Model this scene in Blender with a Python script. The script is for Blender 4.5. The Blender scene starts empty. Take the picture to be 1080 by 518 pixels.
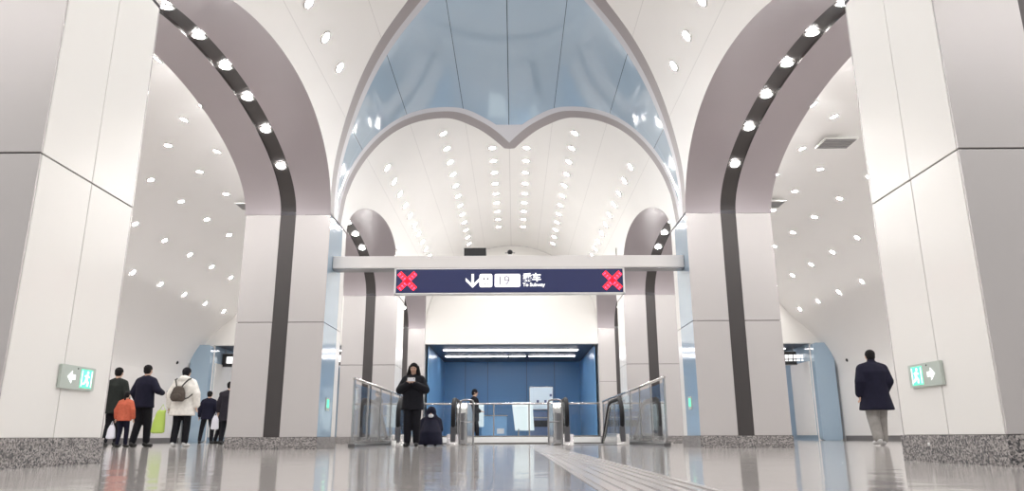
import bpy, bmesh, math, random
from mathutils import Vector, Matrix
random.seed(7)
PI = math.pi
S = bpy.context.scene
COL = S.collection
CH = 0.19                      # camera height

# ------------------------------------------------------------------ materials
def new_mat(name):
    m = bpy.data.materials.new(name); m.use_nodes = True
    nt = m.node_tree
    return m, nt, nt.nodes['Principled BSDF']
def mat(name, col, rough=.5, metal=0, spec=.5, noise=0, scale=6, coat=0, bump=0):
    m, nt, b = new_mat(name)
    b.inputs['Base Color'].default_value = (*col, 1)
    b.inputs['Roughness'].default_value = rough
    b.inputs['Metallic'].default_value = metal
    b.inputs['Specular IOR Level'].default_value = spec
    if coat: b.inputs['Coat Weight'].default_value = coat; b.inputs['Coat Roughness'].default_value = .08
    if noise or bump:
        tc = nt.nodes.new('ShaderNodeTexCoord'); n = nt.nodes.new('ShaderNodeTexNoise')
        n.inputs['Scale'].default_value = scale; n.inputs['Detail'].default_value = 4
        nt.links.new(tc.outputs['Object'], n.inputs['Vector'])
        if noise:
            r = nt.nodes.new('ShaderNodeValToRGB')
            r.color_ramp.elements[0].color = (*[c*(1-noise) for c in col], 1)
            r.color_ramp.elements[1].color = (*[min(1, c*(1+noise)) for c in col], 1)
            r.color_ramp.elements[0].position = .3; r.color_ramp.elements[1].position = .7
            nt.links.new(n.outputs['Fac'], r.inputs['Fac']); nt.links.new(r.outputs['Color'], b.inputs['Base Color'])
        if bump:
            bp = nt.nodes.new('ShaderNodeBump'); bp.inputs['Strength'].default_value = bump
            nt.links.new(n.outputs['Fac'], bp.inputs['Height']); nt.links.new(bp.outputs['Normal'], b.inputs['Normal'])
    return m
def emis(name, col, strength):
    m, nt, b = new_mat(name)
    b.inputs['Base Color'].default_value = (*[min(c, .8) for c in col], 1)
    b.inputs['Emission Color'].default_value = (*col, 1)
    b.inputs['Emission Strength'].default_value = strength
    return m
def M2(nt, op, a, b=None, c=None):
    n = nt.nodes.new('ShaderNodeMath'); n.operation = op
    for i, v in enumerate((a, b, c)):
        if v is None: continue
        if isinstance(v, (int, float)): n.inputs[i].default_value = v
        else: nt.links.new(v, n.inputs[i])
    return n.outputs[0]
# nave barrel ellipse and aisle ellipse (heights relative to the floor)
NA, NZ, NB = 3.15, 3.85+CH, 3.10
AC, AA, AZ, AB = 7.9, 4.3, 1.93+CH, 4.68
def vault_mat(name, col, rough, seams, dark, wdt, metal=0, coat=0):
    """panel seams running along the hall at set angles of the vault, and across at set spacing"""
    m, nt, b = new_mat(name)
    b.inputs['Roughness'].default_value = rough; b.inputs['Metallic'].default_value = metal
    if coat: b.inputs['Coat Weight'].default_value = coat; b.inputs['Coat Roughness'].default_value = .05
    tc = nt.nodes.new('ShaderNodeTexCoord'); sp = nt.nodes.new('ShaderNodeSeparateXYZ')
    nt.links.new(tc.outputs['Object'], sp.inputs[0])
    ax = M2(nt, 'ABSOLUTE', sp.outputs['X'])
    u = M2(nt, 'DIVIDE', ax, NA); v = M2(nt, 'DIVIDE', M2(nt, 'SUBTRACT', sp.outputs['Z'], NZ), NB)
    ph = M2(nt, 'ARCTAN2', v, u)
    mask = None
    for s in seams:
        l = M2(nt, 'LESS_THAN', M2(nt, 'ABSOLUTE', M2(nt, 'SUBTRACT', ph, math.radians(s))), wdt)
        mask = l if mask is None else M2(nt, 'MAXIMUM', mask, l)
    fy = M2(nt, 'FRACT', M2(nt, 'DIVIDE', M2(nt, 'ADD', sp.outputs['Y'], .6), 3.825))
    
    n = nt.nodes.new('ShaderNodeTexNoise'); n.inputs['Scale'].default_value = .6
    nt.links.new(tc.outputs['Object'], n.inputs['Vector'])
    mx0 = nt.nodes.new('ShaderNodeMix'); mx0.data_type = 'RGBA'
    nt.links.new(n.outputs['Fac'], mx0.inputs[0])
    mx0.inputs[6].default_value = (*[c*.96 for c in col], 1); mx0.inputs[7].default_value = (*[min(1, c*1.03) for c in col], 1)
    mx = nt.nodes.new('ShaderNodeMix'); mx.data_type = 'RGBA'
    nt.links.new(mask, mx.inputs[0]); nt.links.new(mx0.outputs[2], mx.inputs[6]); mx.inputs[7].default_value = (*dark, 1)
    nt.links.new(mx.outputs[2], b.inputs['Base Color'])
    return m
def granite():
    m, nt, b = new_mat('speckled_granite')
    tc = nt.nodes.new('ShaderNodeTexCoord'); v = nt.nodes.new('ShaderNodeTexVoronoi'); v.inputs['Scale'].default_value = 90
    nt.links.new(tc.outputs['Object'], v.inputs['Vector'])
    r = nt.nodes.new('ShaderNodeValToRGB'); e = r.color_ramp.elements
    e[0].position = .0; e[0].color = (.045, .045, .05, 1); e[1].position = 1; e[1].color = (.50, .47, .46, 1)
    k = e.new(.45); k.color = (.22, .205, .20, 1)
    k = e.new(.25); k.color = (.10, .10, .105, 1)
    sp = nt.nodes.new('ShaderNodeSeparateXYZ'); nt.links.new(v.outputs['Color'], sp.inputs[0])
    nt.links.new(sp.outputs[0], r.inputs[0]); nt.links.new(r.outputs[0], b.inputs['Base Color'])
    b.inputs['Roughness'].default_value = .35
    return m
def floor_mat():
    m, nt, b = new_mat('polished_stone_tiles')
    tc = nt.nodes.new('ShaderNodeTexCoord')
    br = nt.nodes.new('ShaderNodeTexBrick'); br.offset = 0
    br.inputs['Scale'].default_value = 1; br.inputs['Brick Width'].default_value = 1.2; br.inputs['Row Height'].default_value = .6
    br.inputs['Mortar Size'].default_value = .004; br.inputs['Mortar Smooth'].default_value = .3
    br.inputs['Color1'].default_value = (.42, .395, .38, 1); br.inputs['Color2'].default_value = (.48, .455, .44, 1)
    br.inputs['Mortar'].default_value = (.22, .21, .205, 1)
    nt.links.new(tc.outputs['Object'], br.inputs['Vector'])
    n = nt.nodes.new('ShaderNodeTexNoise'); n.inputs['Scale'].default_value = 9; n.inputs['Detail'].default_value = 8
    nt.links.new(tc.outputs['Object'], n.inputs['Vector'])
    mx = nt.nodes.new('ShaderNodeMix'); mx.data_type = 'RGBA'; mx.blend_type = 'MULTIPLY'; mx.inputs[0].default_value = .35
    cr = nt.nodes.new('ShaderNodeValToRGB'); cr.color_ramp.elements[0].position = .35; cr.color_ramp.elements[1].position = .65
    cr.color_ramp.elements[0].color = (.62, .62, .62, 1); cr.color_ramp.elements[1].color = (1, 1, 1, 1)
    nt.links.new(n.outputs['Fac'], cr.inputs[0]); nt.links.new(br.outputs['Color'], mx.inputs[6]); nt.links.new(cr.outputs[0], mx.inputs[7])
    nt.links.new(mx.outputs[2], b.inputs['Base Color'])
    b.inputs['Roughness'].default_value = .10
    n2 = nt.nodes.new('ShaderNodeTexNoise'); n2.inputs['Scale'].default_value = 2.2; n2.inputs['Detail'].default_value = 3
    nt.links.new(tc.outputs['Object'], n2.inputs['Vector'])
    bp = nt.nodes.new('ShaderNodeBump'); bp.inputs['Strength'].default_value = .22; bp.inputs['Distance'].default_value = .02
    ad = M2(nt, 'SUBTRACT', n2.outputs['Fac'], M2(nt, 'MULTIPLY', br.outputs['Fac'], .3))
    nt.links.new(ad, bp.inputs['Height']); nt.links.new(bp.outputs['Normal'], b.inputs['Normal'])
    return m
def glass_mat(name, tint, gloss=.18):
    m = bpy.data.materials.new(name); m.use_nodes = True; nt = m.node_tree; nt.nodes.clear()
    o = nt.nodes.new('ShaderNodeOutputMaterial'); t = nt.nodes.new('ShaderNodeBsdfTransparent'); g = nt.nodes.new('ShaderNodeBsdfGlossy')
    g.inputs['Roughness'].default_value = .03; t.inputs['Color'].default_value = (*tint, 1)
    f = nt.nodes.new('ShaderNodeLayerWeight'); f.inputs['Blend'].default_value = .5
    x = nt.nodes.new('ShaderNodeMixShader'); k = M2(nt, 'ADD', M2(nt, 'MULTIPLY', M2(nt, 'POWER', f.outputs['Facing'], 4.0), .55), gloss*.3)
    nt.links.new(k, x.inputs[0]); nt.links.new(t.outputs[0], x.inputs[1]); nt.links.new(g.outputs[0], x.inputs[2])
    nt.links.new(x.outputs[0], o.inputs[0])
    return m

WHITE = (.80, .785, .765)
SEAM_ANG = (28, 50, 72, 89.95)
M = dict(
    vault=vault_mat('white_vault_panels', WHITE, .38, SEAM_ANG, (.55, .54, .53), .0011),
    blue_vault=vault_mat('blue_glass_vault_panels', (.40, .52, .64), .07, SEAM_ANG, (.05, .08, .10), .0018, coat=.6),
    rim=mat('pale_lilac_metal', (.56, .56, .60), .35),
    rib=mat('grey_rib_metal', (.31, .28, .285), .45, .1),
    soffit=mat('mauve_grey_shaded_panel', (.50, .455, .48), .42, .15, noise=.03, scale=.5),  # shade of the downward faces put into the colour, darker than column cladding
    front=mat('warm_grey_cladding', (.60, .575, .57), .26, .3, noise=.02, scale=.4),
    white=mat('white_enamel_panel', (.82, .81, .79), .22, noise=.01, scale=.4),
    wall=mat('white_wall_panel', (.80, .785, .76), .35),
    aisle=mat('white_aisle_ceiling', (.78, .765, .755), .42),
    joint=mat('dark_joint', (.10, .095, .095), .6),
    stripe=mat('dark_bronze_stripe', (.085, .078, .078), .32, .5),
    granite=granite(), floor=floor_mat(),
    blue=mat('pale_blue_glass_panel', (.36, .48, .60), .10, coat=.5),
    deepblue=mat('deep_blue_wall_panel', (.14, .32, .56), .3),
    dark=mat('dark_recess_ceiling', (.05, .05, .07), .4),
    base=mat('grey_skirting', (.16, .15, .15), .4),
    steel=mat('brushed_steel', (.62, .61, .60), .22, 1),
    dsteel=mat('dark_steel', (.30, .30, .31), .3, 1),
    rubber=mat('black_handrail_rubber', (.012, .012, .014), .6, spec=.25),
    black=mat('black_plastic', (.012, .012, .014), .4),
    glass=glass_mat('clear_glass', (.95, .975, .985)),
    lens=emis('warm_white_lens', (1, .98, .955), 125),
    tube=emis('white_light_bar', (1, .97, 1), 9),
    chrome=mat('white_lamp_trim', (.8, .8, .78), .3),
    beam=mat('beam_white_enamel', (.74, .72, .71), .3),
    navy=mat('navy_sign_face', (.014, .022, .105), .35),
    wlit=emis('white_sign_light', (1, 1, 1), .62),
    wlit2=emis('pale_sign_box_light', (.86, .82, 1), .42),
    grey_ink=mat('grey_ink', (.12, .11, .14), .5),
    red=emis('red_led', (1, .01, .02), 1.5),
    red2=emis('pink_led', (1, .06, .18), 1.9),
    plate=mat('grey_green_plate', (.50, .56, .52), .35, .1),
    green=emis('green_sign_light', (.12, .85, .5), .45),
    paper=mat('white_panel', (.8, .8, .8), .4),
    poster=emis('lit_poster', (.70, .80, .95), .12),
    pblue=mat('counter_pale_blue', (.22, .42, .66), .3),
    tact=mat('pale_tactile_stone', (.42, .40, .39), .2),
    vent=mat('vent_grey', (.38, .37, .37), .5),
    mach=mat('machine_blue_grey', (.11, .15, .26), .3),
    step=mat('escalator_step', (.16, .16, .17), .35, .8),
)

# ------------------------------------------------------------------ helpers
def tag(o, label=None, cat=None, group=None, kind=None):
    if label: o['label'] = label
    if cat: o['category'] = cat
    if group: o['group'] = group
    if kind: o['kind'] = kind
    return o
def empty(name, loc, label, cat, group=None, rz=0):
    o = bpy.data.objects.new(name, None); COL.objects.link(o); o.empty_display_size = .1
    o.location = loc; o.rotation_euler = (0, 0, rz)
    return tag(o, label, cat, group)
class MB:
    def __init__(s): s.bm = bmesh.new()
    def box(s, x0, x1, y0, y1, z0, z1):
        v = [s.bm.verts.new((x, y, z)) for x in (x0, x1) for y in (y0, y1) for z in (z0, z1)]
        for f in ((0,1,3,2),(4,6,7,5),(0,4,5,1),(2,3,7,6),(0,2,6,4),(1,5,7,3)): s.bm.faces.new([v[i] for i in f])
        return s
    def poly(s, pts): s.bm.faces.new([s.bm.verts.new(p) for p in pts]); return s
    def prism(s, pts, d):
        a = [s.bm.verts.new(p) for p in pts]; d = Vector(d)
        b = [s.bm.verts.new(Vector(p)+d) for p in pts]; n = len(pts)
        s.bm.faces.new(a); s.bm.faces.new(b[::-1])
        for i in range(n): s.bm.faces.new((a[i], b[i], b[(i+1) % n], a[(i+1) % n]))
        return s
    def tube(s, pts, r, n=8, r1=None, cap=True):
        pts = [Vector(p) for p in pts]; rings = []; up = None
        for i, p in enumerate(pts):
            t = (pts[min(i+1, len(pts)-1)]-pts[max(i-1, 0)]).normalized()
            if up is None: up = t.orthogonal().normalized()
            up = (up - t*up.dot(t)).normalized(); w = t.cross(up)
            rr = r if r1 is None else r + (r1-r)*i/(len(pts)-1)
            rings.append([s.bm.verts.new(p + (up*math.cos(2*PI*k/n)+w*math.sin(2*PI*k/n))*rr) for k in range(n)])
        for a, b in zip(rings, rings[1:]):
            for k in range(n): s.bm.faces.new((a[k], a[(k+1) % n], b[(k+1) % n], b[k]))
        if cap: s.bm.faces.new(rings[0][::-1]); s.bm.faces.new(rings[-1])
        return s
    def loft(s, secs, n=16):
        """secs: (cx,cy,cz,rx,ry) horizontal ellipses"""
        rings = [[s.bm.verts.new((cx+rx*math.cos(2*PI*k/n), cy+ry*math.sin(2*PI*k/n), cz)) for k in range(n)] for cx, cy, cz, rx, ry in secs]
        for a, b in zip(rings, rings[1:]):
            for k in range(n): s.bm.faces.new((a[k], a[(k+1) % n], b[(k+1) % n], b[k]))
        s.bm.faces.new(rings[0][::-1]); s.bm.faces.new(rings[-1])
        return s
    def ell(s, c, r, u=16, v=10):
        bmesh.ops.create_uvsphere(s.bm, u_segments=u, v_segments=v, radius=1,
            matrix=Matrix.Translation(Vector(c)) @ Matrix.Diagonal((r[0], r[1], r[2], 1)))
        return s
    def cap(s, p0, r0, p1, r1, n=12):
        s.ell(p0, (r0,)*3, n, 8); s.ell(p1, (r1,)*3, n, 8); s.tube([p0, p1], r0, n, r1); return s
    def rbox(s, x0, x1, z0, z1, y0, y1, r, seg=5):
        """rounded rectangle in XZ extruded along Y"""
        pts = []
        for cx, cz, a in ((x1-r, z1-r, 0), (x0+r, z1-r, 90), (x0+r, z0+r, 180), (x1-r, z0+r, 270)):
            for k in range(seg+1):
                t = math.radians(a + 90*k/seg); pts.append((cx+r*math.cos(t), y0, cz+r*math.sin(t)))
        return s.prism(pts, (0, y1-y0, 0))
    def build(s, name, m, parent=None, smooth=False, kind=None, bevel=0):
        bmesh.ops.recalc_face_normals(s.bm, faces=s.bm.faces)
        me = bpy.data.meshes.new(name); s.bm.to_mesh(me); s.bm.free(); me.materials.append(m)
        if smooth:
            for p in me.polygons: p.use_smooth = True
        o = bpy.data.objects.new(name, me); COL.objects.link(o)
        if parent: o.parent = parent
        if kind: o['kind'] = kind
        if bevel:
            b = o.modifiers.new('b', 'BEVEL'); b.width = bevel; b.segments = 2; b.limit_method = 'ANGLE'
        return o
def copy_tree(o, parent=None):
    c = o.copy(); COL.objects.link(c)
    if parent: c.parent = parent
    for ch in list(o.children): copy_tree(ch, c)
    return c
def remeshed(o, voxel, smooth=3):
    """melt the overlapping shapes of one mesh into a single continuous skin"""
    r = o.modifiers.new('r', 'REMESH'); r.mode = 'VOXEL'; r.voxel_size = voxel
    if smooth:
        q = o.modifiers.new('s', 'SMOOTH'); q.iterations = smooth; q.factor = .5
    dg = bpy.context.evaluated_depsgraph_get(); ev = o.evaluated_get(dg)
    me = bpy.data.meshes.new_from_object(ev); me.name = o.name
    if not me.materials: me.materials.append(o.data.materials[0])
    for p in me.polygons: p.use_smooth = True
    o.modifiers.clear(); o.data = me
    return o
def text_mesh(name, body, size, m, parent, loc, rot, ext=.002, align='LEFT', bold=0):
    cu = bpy.data.curves.new(name, 'FONT'); cu.body = body; cu.size = size; cu.extrude = ext; cu.align_x = align; cu.align_y = 'CENTER'
    cu.offset = bold
    t = bpy.data.objects.new(name, cu); COL.objects.link(t)
    dg = bpy.context.evaluated_depsgraph_get()
    me = bpy.data.meshes.new_from_object(t.evaluated_get(dg)); me.materials.clear(); me.materials.append(m)
    bpy.data.objects.remove(t)
    o = bpy.data.objects.new(name, me); COL.objects.link(o); o.parent = parent; o.location = loc; o.rotation_euler = rot
    return o

# ------------------------------------------------------------------ hall layout
Y_START = -3.0
COLS = [(4.65, 5.90), (12.30, 13.55), (19.95, 21.20), (26.40, 27.65)]
Y_END = 26.40; Y_AEND = 29.30
XI, XO, XW = 3.15, 4.65, 12.9
ARCHES = [(-1.75-1.25+.0, 4.65), (5.90, 12.30), (13.55, 19.95), (21.20, 26.40)]
ARCHES[0] = (-1.75, 4.65)
A_Z, A_B = 3.82+CH, 1.14
def arch_z(y, a):
    c = (a[0]+a[1])/2; h = (a[1]-a[0])/2; t = max(0, 1-((y-c)/h)**2)
    return A_Z + A_B*math.sqrt(t)
def nx(z): return NA*math.sqrt(max(0, 1-((z-NZ)/NB)**2)) if z > NZ else NA
def npt(ph, y, side=1): return Vector((side*NA*math.cos(ph), y, NZ+NB*math.sin(ph)))
XS = 11.35                     # beyond this the aisle ceiling runs straight down to the outer wall
AZW = 2.55
def az(x):
    if x <= XS: return AZ+AB*math.sqrt(max(0, 1-((x-AC)/AA)**2))
    z0 = AZ+AB*math.sqrt(1-((XS-AC)/AA)**2)      # rounded shoulder (Bezier) that meets the wall upright
    lo, hi = 0.0, 1.0
    for _ in range(30):
        t = (lo+hi)/2; xx = XS*(1-t)**2+2*(XW-.05)*t*(1-t)+XW*t*t
        if xx < x: lo = t
        else: hi = t
    return z0*(1-t)**2+2*3.72*t*(1-t)+AZW*t*t
def bottom_phi(y):
    for a in ARCHES:
        if a[0] < y < a[1]:
            z = arch_z(y, a); return math.asin(max(0, min(1, (z-NZ)/NB)))
    return 0.0
def ysamples(y0, y1):
    ys = set()
    for a in ARCHES:
        c = (a[0]+a[1])/2; h = (a[1]-a[0])/2
        for k in range(49): ys.add(round(c - h*math.cos(PI*k/48), 5))
    y = y0
    while y < y1: ys.add(round(y, 5)); y += .25
    ys |= {y0, y1}
    return sorted(v for v in ys if y0 <= v <= y1)
# centre lines of the grey ribs that frame the blue field, as (angle in degrees, Y)
REAR = [(0, 12.95), (8, 13.0), (16, 13.06), (39, 13.38), (52, 13.72), (64.4, 14.25), (70, 14.6), (75.5, 15.1), (80, 15.55), (84.5, 16.1), (90, 16.85)]
FRONT = [(0, 12.42), (12.5, 12.15), (28, 11.66), (50, 10.62), (63.5, 9.95), (72, 9.3), (79, 8.6), (85, 8.0), (90, 7.2)]
def arclen(deg):
    t = 0; n = 40
    for i in range(n):
        a = math.radians(deg)*(i+.5)/n; t += math.hypot(NA*math.sin(a), NB*math.cos(a))*math.radians(deg)/n
    return t
LEN = [arclen(d) for d in range(0, 91)]
def deg_of(s):
    if s <= 0: return 0
    for d in range(90):
        if LEN[d+1] >= s: return d + (s-LEN[d])/(LEN[d+1]-LEN[d])
    return 90
def fine(curve):
    pts = [(arclen(d), y) for d, y in curve]; out = []
    P = [pts[0]] + pts + [pts[-1]]
    for i in range(1, len(P)-2):
        for k in range(8):
            t = k/8; r = []
            for c in (0, 1):
                a, b, c_, d = P[i-1][c], P[i][c], P[i+1][c], P[i+2][c]
                r.append(.5*((2*b)+(-a+c_)*t+(2*a-5*b+4*c_-d)*t*t+(-a+3*b-3*c_+d)*t**3))
            out.append(tuple(r))
    out.append(pts[-1]); return out
def offset(curve, d):
    """shift a curve (s,Y) sideways by d, positive = away from the blue field centre in Y"""
    out = []
    for i, p in enumerate(curve):
        a = curve[max(0, i-1)]; b = curve[min(len(curve)-1, i+1)]
        t = Vector((b[0]-a[0], b[1]-a[1])).normalized()
        out.append((p[0]+t.y*-d if False else p[0]-abs(t.y)*d, p[1]+(1 if b[1] > a[1] else -1)*abs(t.x)*d))
    return out
def phi_at(curve, y):
    """angle where an offset curve crosses Y=y, None when beyond its tip"""
    best = None
    for (s0, y0), (s1, y1) in zip(curve, curve[1:]):
        if (y0-y)*(y1-y) <= 0 and y0 != y1:
            s = s0+(s1-s0)*(y-y0)/(y1-y0); best = s if best is None else min(best, s)
    return best
RC, FC = fine(REAR), fine(FRONT)
# extend tips past the crown so that offsets still meet it
def field(y, d):
    """lowest surface angle (rad) of the field bounded by the ribs shifted by d (outwards positive); pi/2 when none"""
    r, f = offset(RC, d), offset(FC, d)
    lo_y, hi_y = f[0][1], r[0][1]
    if lo_y <= y <= hi_y: return 0.0
    c = r if y > hi_y else f
    s = phi_at(c, y)
    if s is None: return PI/2
    return math.radians(min(90, deg_of(s)))

# floor with the stairwell opening
VX, VY0, VY1 = 2.80, 18.3, 24.0
def slab(x0, x1, y0, y1): return (x0, x1, y0, y1)
fb = MB()
for x0, x1, y0, y1 in ((-13, 13, -8, VY0), (-13, -VX, VY0, VY1), (VX, 13, VY0, VY1), (-13, 13, VY1, 40)):
    fb.box(x0, x1, y0, y1, -.3, 0)
fb.build('floor', M['floor'], kind='structure')

ys = ysamples(Y_START, Y_END)
def strip_between(mb, y_a, y_b, lo, hi, side, n=10):
    for ya, yb in zip(y_a, y_b):
        pass
def band(fn_lo, fn_hi, y_list, name, m, n):
    mb = MB(); bm = mb.bm; used = False
    for side in (1, -1):
        prev = None
        for y in y_list:
            lo, hi = fn_lo(y), fn_hi(y)
            hi = max(hi, lo)
            row = [npt(lo+(hi-lo)*k/n, y, side) for k in range(n+1)]
            if prev is not None:
                pr, pw = prev
                if (hi-lo) > 1e-5 or pw > 1e-5:
                    for k in range(n):
                        q = [pr[k], pr[k+1], row[k+1], row[k]]
                        try: bm.faces.new([bm.verts.new(v) for v in q])
                        except ValueError: pass
            prev = (row, hi-lo)
    bmesh.ops.remove_doubles(bm, verts=bm.verts, dist=.0005)
    bmesh.ops.dissolve_degenerate(bm, edges=bm.edges, dist=.0002)
    return mb.build(name, m, smooth=True, kind='structure')
DK, RM = .125, .28
E1 = {}
for y in ys: E1[y] = (bottom_phi(y), field(y, DK), field(y, -DK), field(y, -RM))
fys = [y for y in ys]
extra = []
for y in [FRONT[-1][1]+k*.04 for k in range(int((REAR[-1][1]-FRONT[-1][1])/.04)+8)]:
    y = round(y-.1, 5)
    if y not in E1: E1[y] = (bottom_phi(y), field(y, DK), field(y, -DK), field(y, -RM))
ya = sorted(E1)
b0 = lambda y: E1[y][0]
b1 = lambda y: max(E1[y][1], E1[y][0])
b2 = lambda y: max(E1[y][2], b1(y))
b3 = lambda y: PI/2 if y > 15.45 else max(E1[y][3], b2(y))
band(b0, b1, ya, 'ceiling', M['vault'], 16)
band(b1, b2, ya, 'trim_1', M['rib'], 3)
band(b2, b3, ya, 'trim_2', M['rim'], 3)
band(b3, lambda y: PI/2, ya, 'ceiling_blue_field', M['blue_vault'], 20)

# arcade soffits, their dark stripes, and the aisle side of the arcade walls
SC = (XI+XO)/2; SW = .135
for side in (1, -1):
    for i, a in enumerate(ARCHES):
        c = (a[0]+a[1])/2; h = (a[1]-a[0])/2
        yy = [c-h*math.cos(PI*k/48) for k in range(49)]
        yy = [y for y in yy if y >= Y_START]
        def strip(x0f, x1f, dz, name, m, n=1):
            mb = MB(); prev = None
            for y in yy:
                z = arch_z(y, a)
                row = [(side*(x0f(z)+(x1f(z)-x0f(z))*k/n), y, z+dz) for k in range(n+1)]
                if prev:
                    for k in range(n): mb.poly([prev[k], prev[k+1], row[k+1], row[k]])
                prev = row
            bmesh.ops.remove_doubles(mb.bm, verts=mb.bm.verts, dist=.0005)
            return mb.build(name, m, smooth=True, kind='structure')
        strip(lambda z: nx(z), lambda z: SC-SW, 0, 'trim_3', M['soffit'])
        strip(lambda z: SC+SW, lambda z: XO+.02, 0, 'trim_3', M['soffit'])
        strip(lambda z: SC-SW, lambda z: SC+SW, .05, 'trim_4', M['stripe'])
        for sx in (SC-SW, SC+SW):                       # cheeks of the groove
            mb = MB(); prev = None
            for y in yy:
                z = arch_z(y, a); row = [(side*sx, y, z), (side*sx, y, z+.05)]
                if prev: mb.poly([prev[0], prev[1], row[1], row[0]])
                prev = row
            mb.build('trim_5', M['steel'], kind='structure')
    mb = MB(); zt = az(XO)+.03
    for i, a in enumerate(ARCHES):
        c = (a[0]+a[1])/2; h = (a[1]-a[0])/2
        yy = [c-h*math.cos(PI*k/48) for k in range(49)]
        for y0, y1 in zip(yy, yy[1:]):
            if y0 < Y_START: continue
            mb.poly([(side*(XO+.02), y0, arch_z(y0, a)), (side*(XO+.02), y1, arch_z(y1, a)), (side*(XO+.02), y1, zt), (side*(XO+.02), y0, zt)])
    for y0, y1 in COLS + [(-3, -1.75)]:
        mb.poly([(side*(XO+.02), y0, A_Z), (side*(XO+.02), y1, A_Z), (side*(XO+.02), y1, zt), (side*(XO+.02), y0, zt)])
    mb.build('wall_arcade_' + ('right' if side > 0 else 'left'), M['wall'], kind='structure')

# aisle vaults, outer walls, end walls
for side, sn in ((1, 'right'), (-1, 'left')):
    mb = MB(); xs = [XO]
    n = 40; t0 = math.acos(max(-1, (XO-AC)/AA)); 
    prof = [(x_, az(x_)) for x_ in [XO+(XW-XO)*(1-(1-k/60)**1.8) for k in range(61)]]
    for (x0, z0), (x1, z1) in zip(prof, prof[1:]):
        mb.poly([(side*x0, Y_START, z0), (side*x1, Y_START, z1), (side*x1, Y_AEND, z1), (side*x0, Y_AEND, z0)])
    bmesh.ops.remove_doubles(mb.bm, verts=mb.bm.verts, dist=.001)
    mb.build('ceiling_aisle', M['aisle'], smooth=True, kind='structure')
    MB().box(*sorted((side*XW, side*(XW+.2))), -8, Y_AEND+.2, 0, AZW+.01).build('wall_'+sn, M['aisle'], kind='structure')
    MB().box(*sorted((side*(XW-.02), side*(XW+.02))), -8, Y_AEND-.32, 0, .18).build('baseboard_'+sn, M['base'], kind='structure')
    # aisle end wall with the wide opening
    DX0, DX1, DZ = 5.4, 12.05, 3.60+CH
    def col(x0, x1, zb, k=14):
        pts = [(side*x0, Y_AEND, zb), (side*x1, Y_AEND, zb)]
        pts += [(side*(x1+(x0-x1)*j/k), Y_AEND, az(x1+(x0-x1)*j/k)) for j in range(k+1)]
        return pts
    mb = MB(); mb.prism(col(XO-.1, DX0, 0), (0, .25, 0)); mb.prism(col(DX0, DX1, DZ, 24), (0, .25, 0))
    mb.prism(col(DX1, XW, 0), (0, .25, 0))
    mb.build('wall_aisle_end_'+sn, M['wall'], kind='structure')
    # pale blue glass jamb with rounded top, standing proud of the wall
    mb = MB(); mb.rbox(*sorted((side*(DX1-.05), side*(XW-.12))), 0, DZ-.02, Y_AEND-.3, Y_AEND-.003, .12)
    mb.build('door_frame_'+sn, M['blue'], kind='structure')
    # passage behind the opening
    MB().box(*sorted((side*(DX0-.3), side*(DX1+.6))), Y_AEND+.25, 36.2, DZ, DZ+.2).build('ceiling_passage', M['dark'], kind='structure')
    MB().box(*sorted((side*(DX1), side*(DX1+.2))), Y_AEND+.25, 36.2, 0, DZ).build('wall_passage_side', M['blue'], kind='structure')
    MB().box(*sorted((side*(DX1-.06), side*(DX1))), 29.62, 31.6, .2, 3.1).build('wall_passage_white', M['white'], kind='structure')
    MB().box(*sorted((side*(DX0-.2), side*DX0)), Y_AEND+.25, 36.2, 0, DZ).build('wall_passage_inner', M['wall'], kind='structure')
    MB().box(*sorted((side*(DX0-.3), side*(DX1+.6))), 36, 36.2, 0, DZ).build('wall_passage_back', M['blue'], kind='structure')
    MB().box(*sorted((side*(DX0), side*(DX1-.0))), 35.96, 36, 0, .19).build('baseboard_passage', M['base'], kind='structure')

# nave end wall above the recess
RX, RZ, RY = 3.06, 3.26+CH, 33.0
pts = [(-XI, Y_END+.02, RZ), (XI, Y_END+.02, RZ)] + [(NA*math.cos(PI*k/40), Y_END+.02, NZ+NB*math.sin(PI*k/40)) for k in range(41)]
MB().prism(pts, (0, .25, 0)).build('wall_back', M['wall'], kind='structure')
for s in (1, -1):
    MB().box(*sorted((s*RX, s*XO)), 27.66, RY+.2, 0, 5.3).build('wall_recess_side', M['wall'], kind='structure')
    MB().box(*sorted((s*(RX-.03), s*RX)), Y_END+.3, RY, 0, RZ-.05).build('wall_recess_blue', M['deepblue'], kind='structure')
MB().box(-RX, RX, RY, RY+.2, 0, RZ+.2).build('wall_recess_back', M['deepblue'], kind='structure')
mb = MB()
for x in (-2.1, -1.1, .65, 1.9): mb.box(x-.008, x+.008, RY-.004, RY, .2, RZ)
mb.build('trim_6', M['joint'], kind='structure')
MB().box(-RX-.03, RX+.03, RY-.03, RY-.004, 0, .2).build('baseboard_recess', M['base'], kind='structure')
MB().box(-RX, RX, Y_END+.28, RY, RZ, RZ+.2).build('ceiling_recess', M['dark'], kind='structure')
for i, (y, x0, x1) in enumerate(((28.1, -2.62, 2.55), (30.3, -2.75, -.2), (30.3, -.1, .55), (30.3, .72, 2.6))):
    t = empty('ceiling_light', ((x0+x1)/2, y, RZ-.0005), ['long white light bar across the front of the dark recess ceiling', 'left light bar of the rear row in the recess ceiling', 'short middle light bar of the rear row in the recess ceiling', 'right light bar of the rear row in the recess ceiling'][i], 'lamp')
    w = (x1-x0)/2
    MB().box(-w-.03, w+.03, -.14, .14, -.035, 0).build('housing', M['paper'], t)
    MB().box(-w, w, -.11, .11, -.05, -.036).build('diffuser', M['tube'], t)

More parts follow.
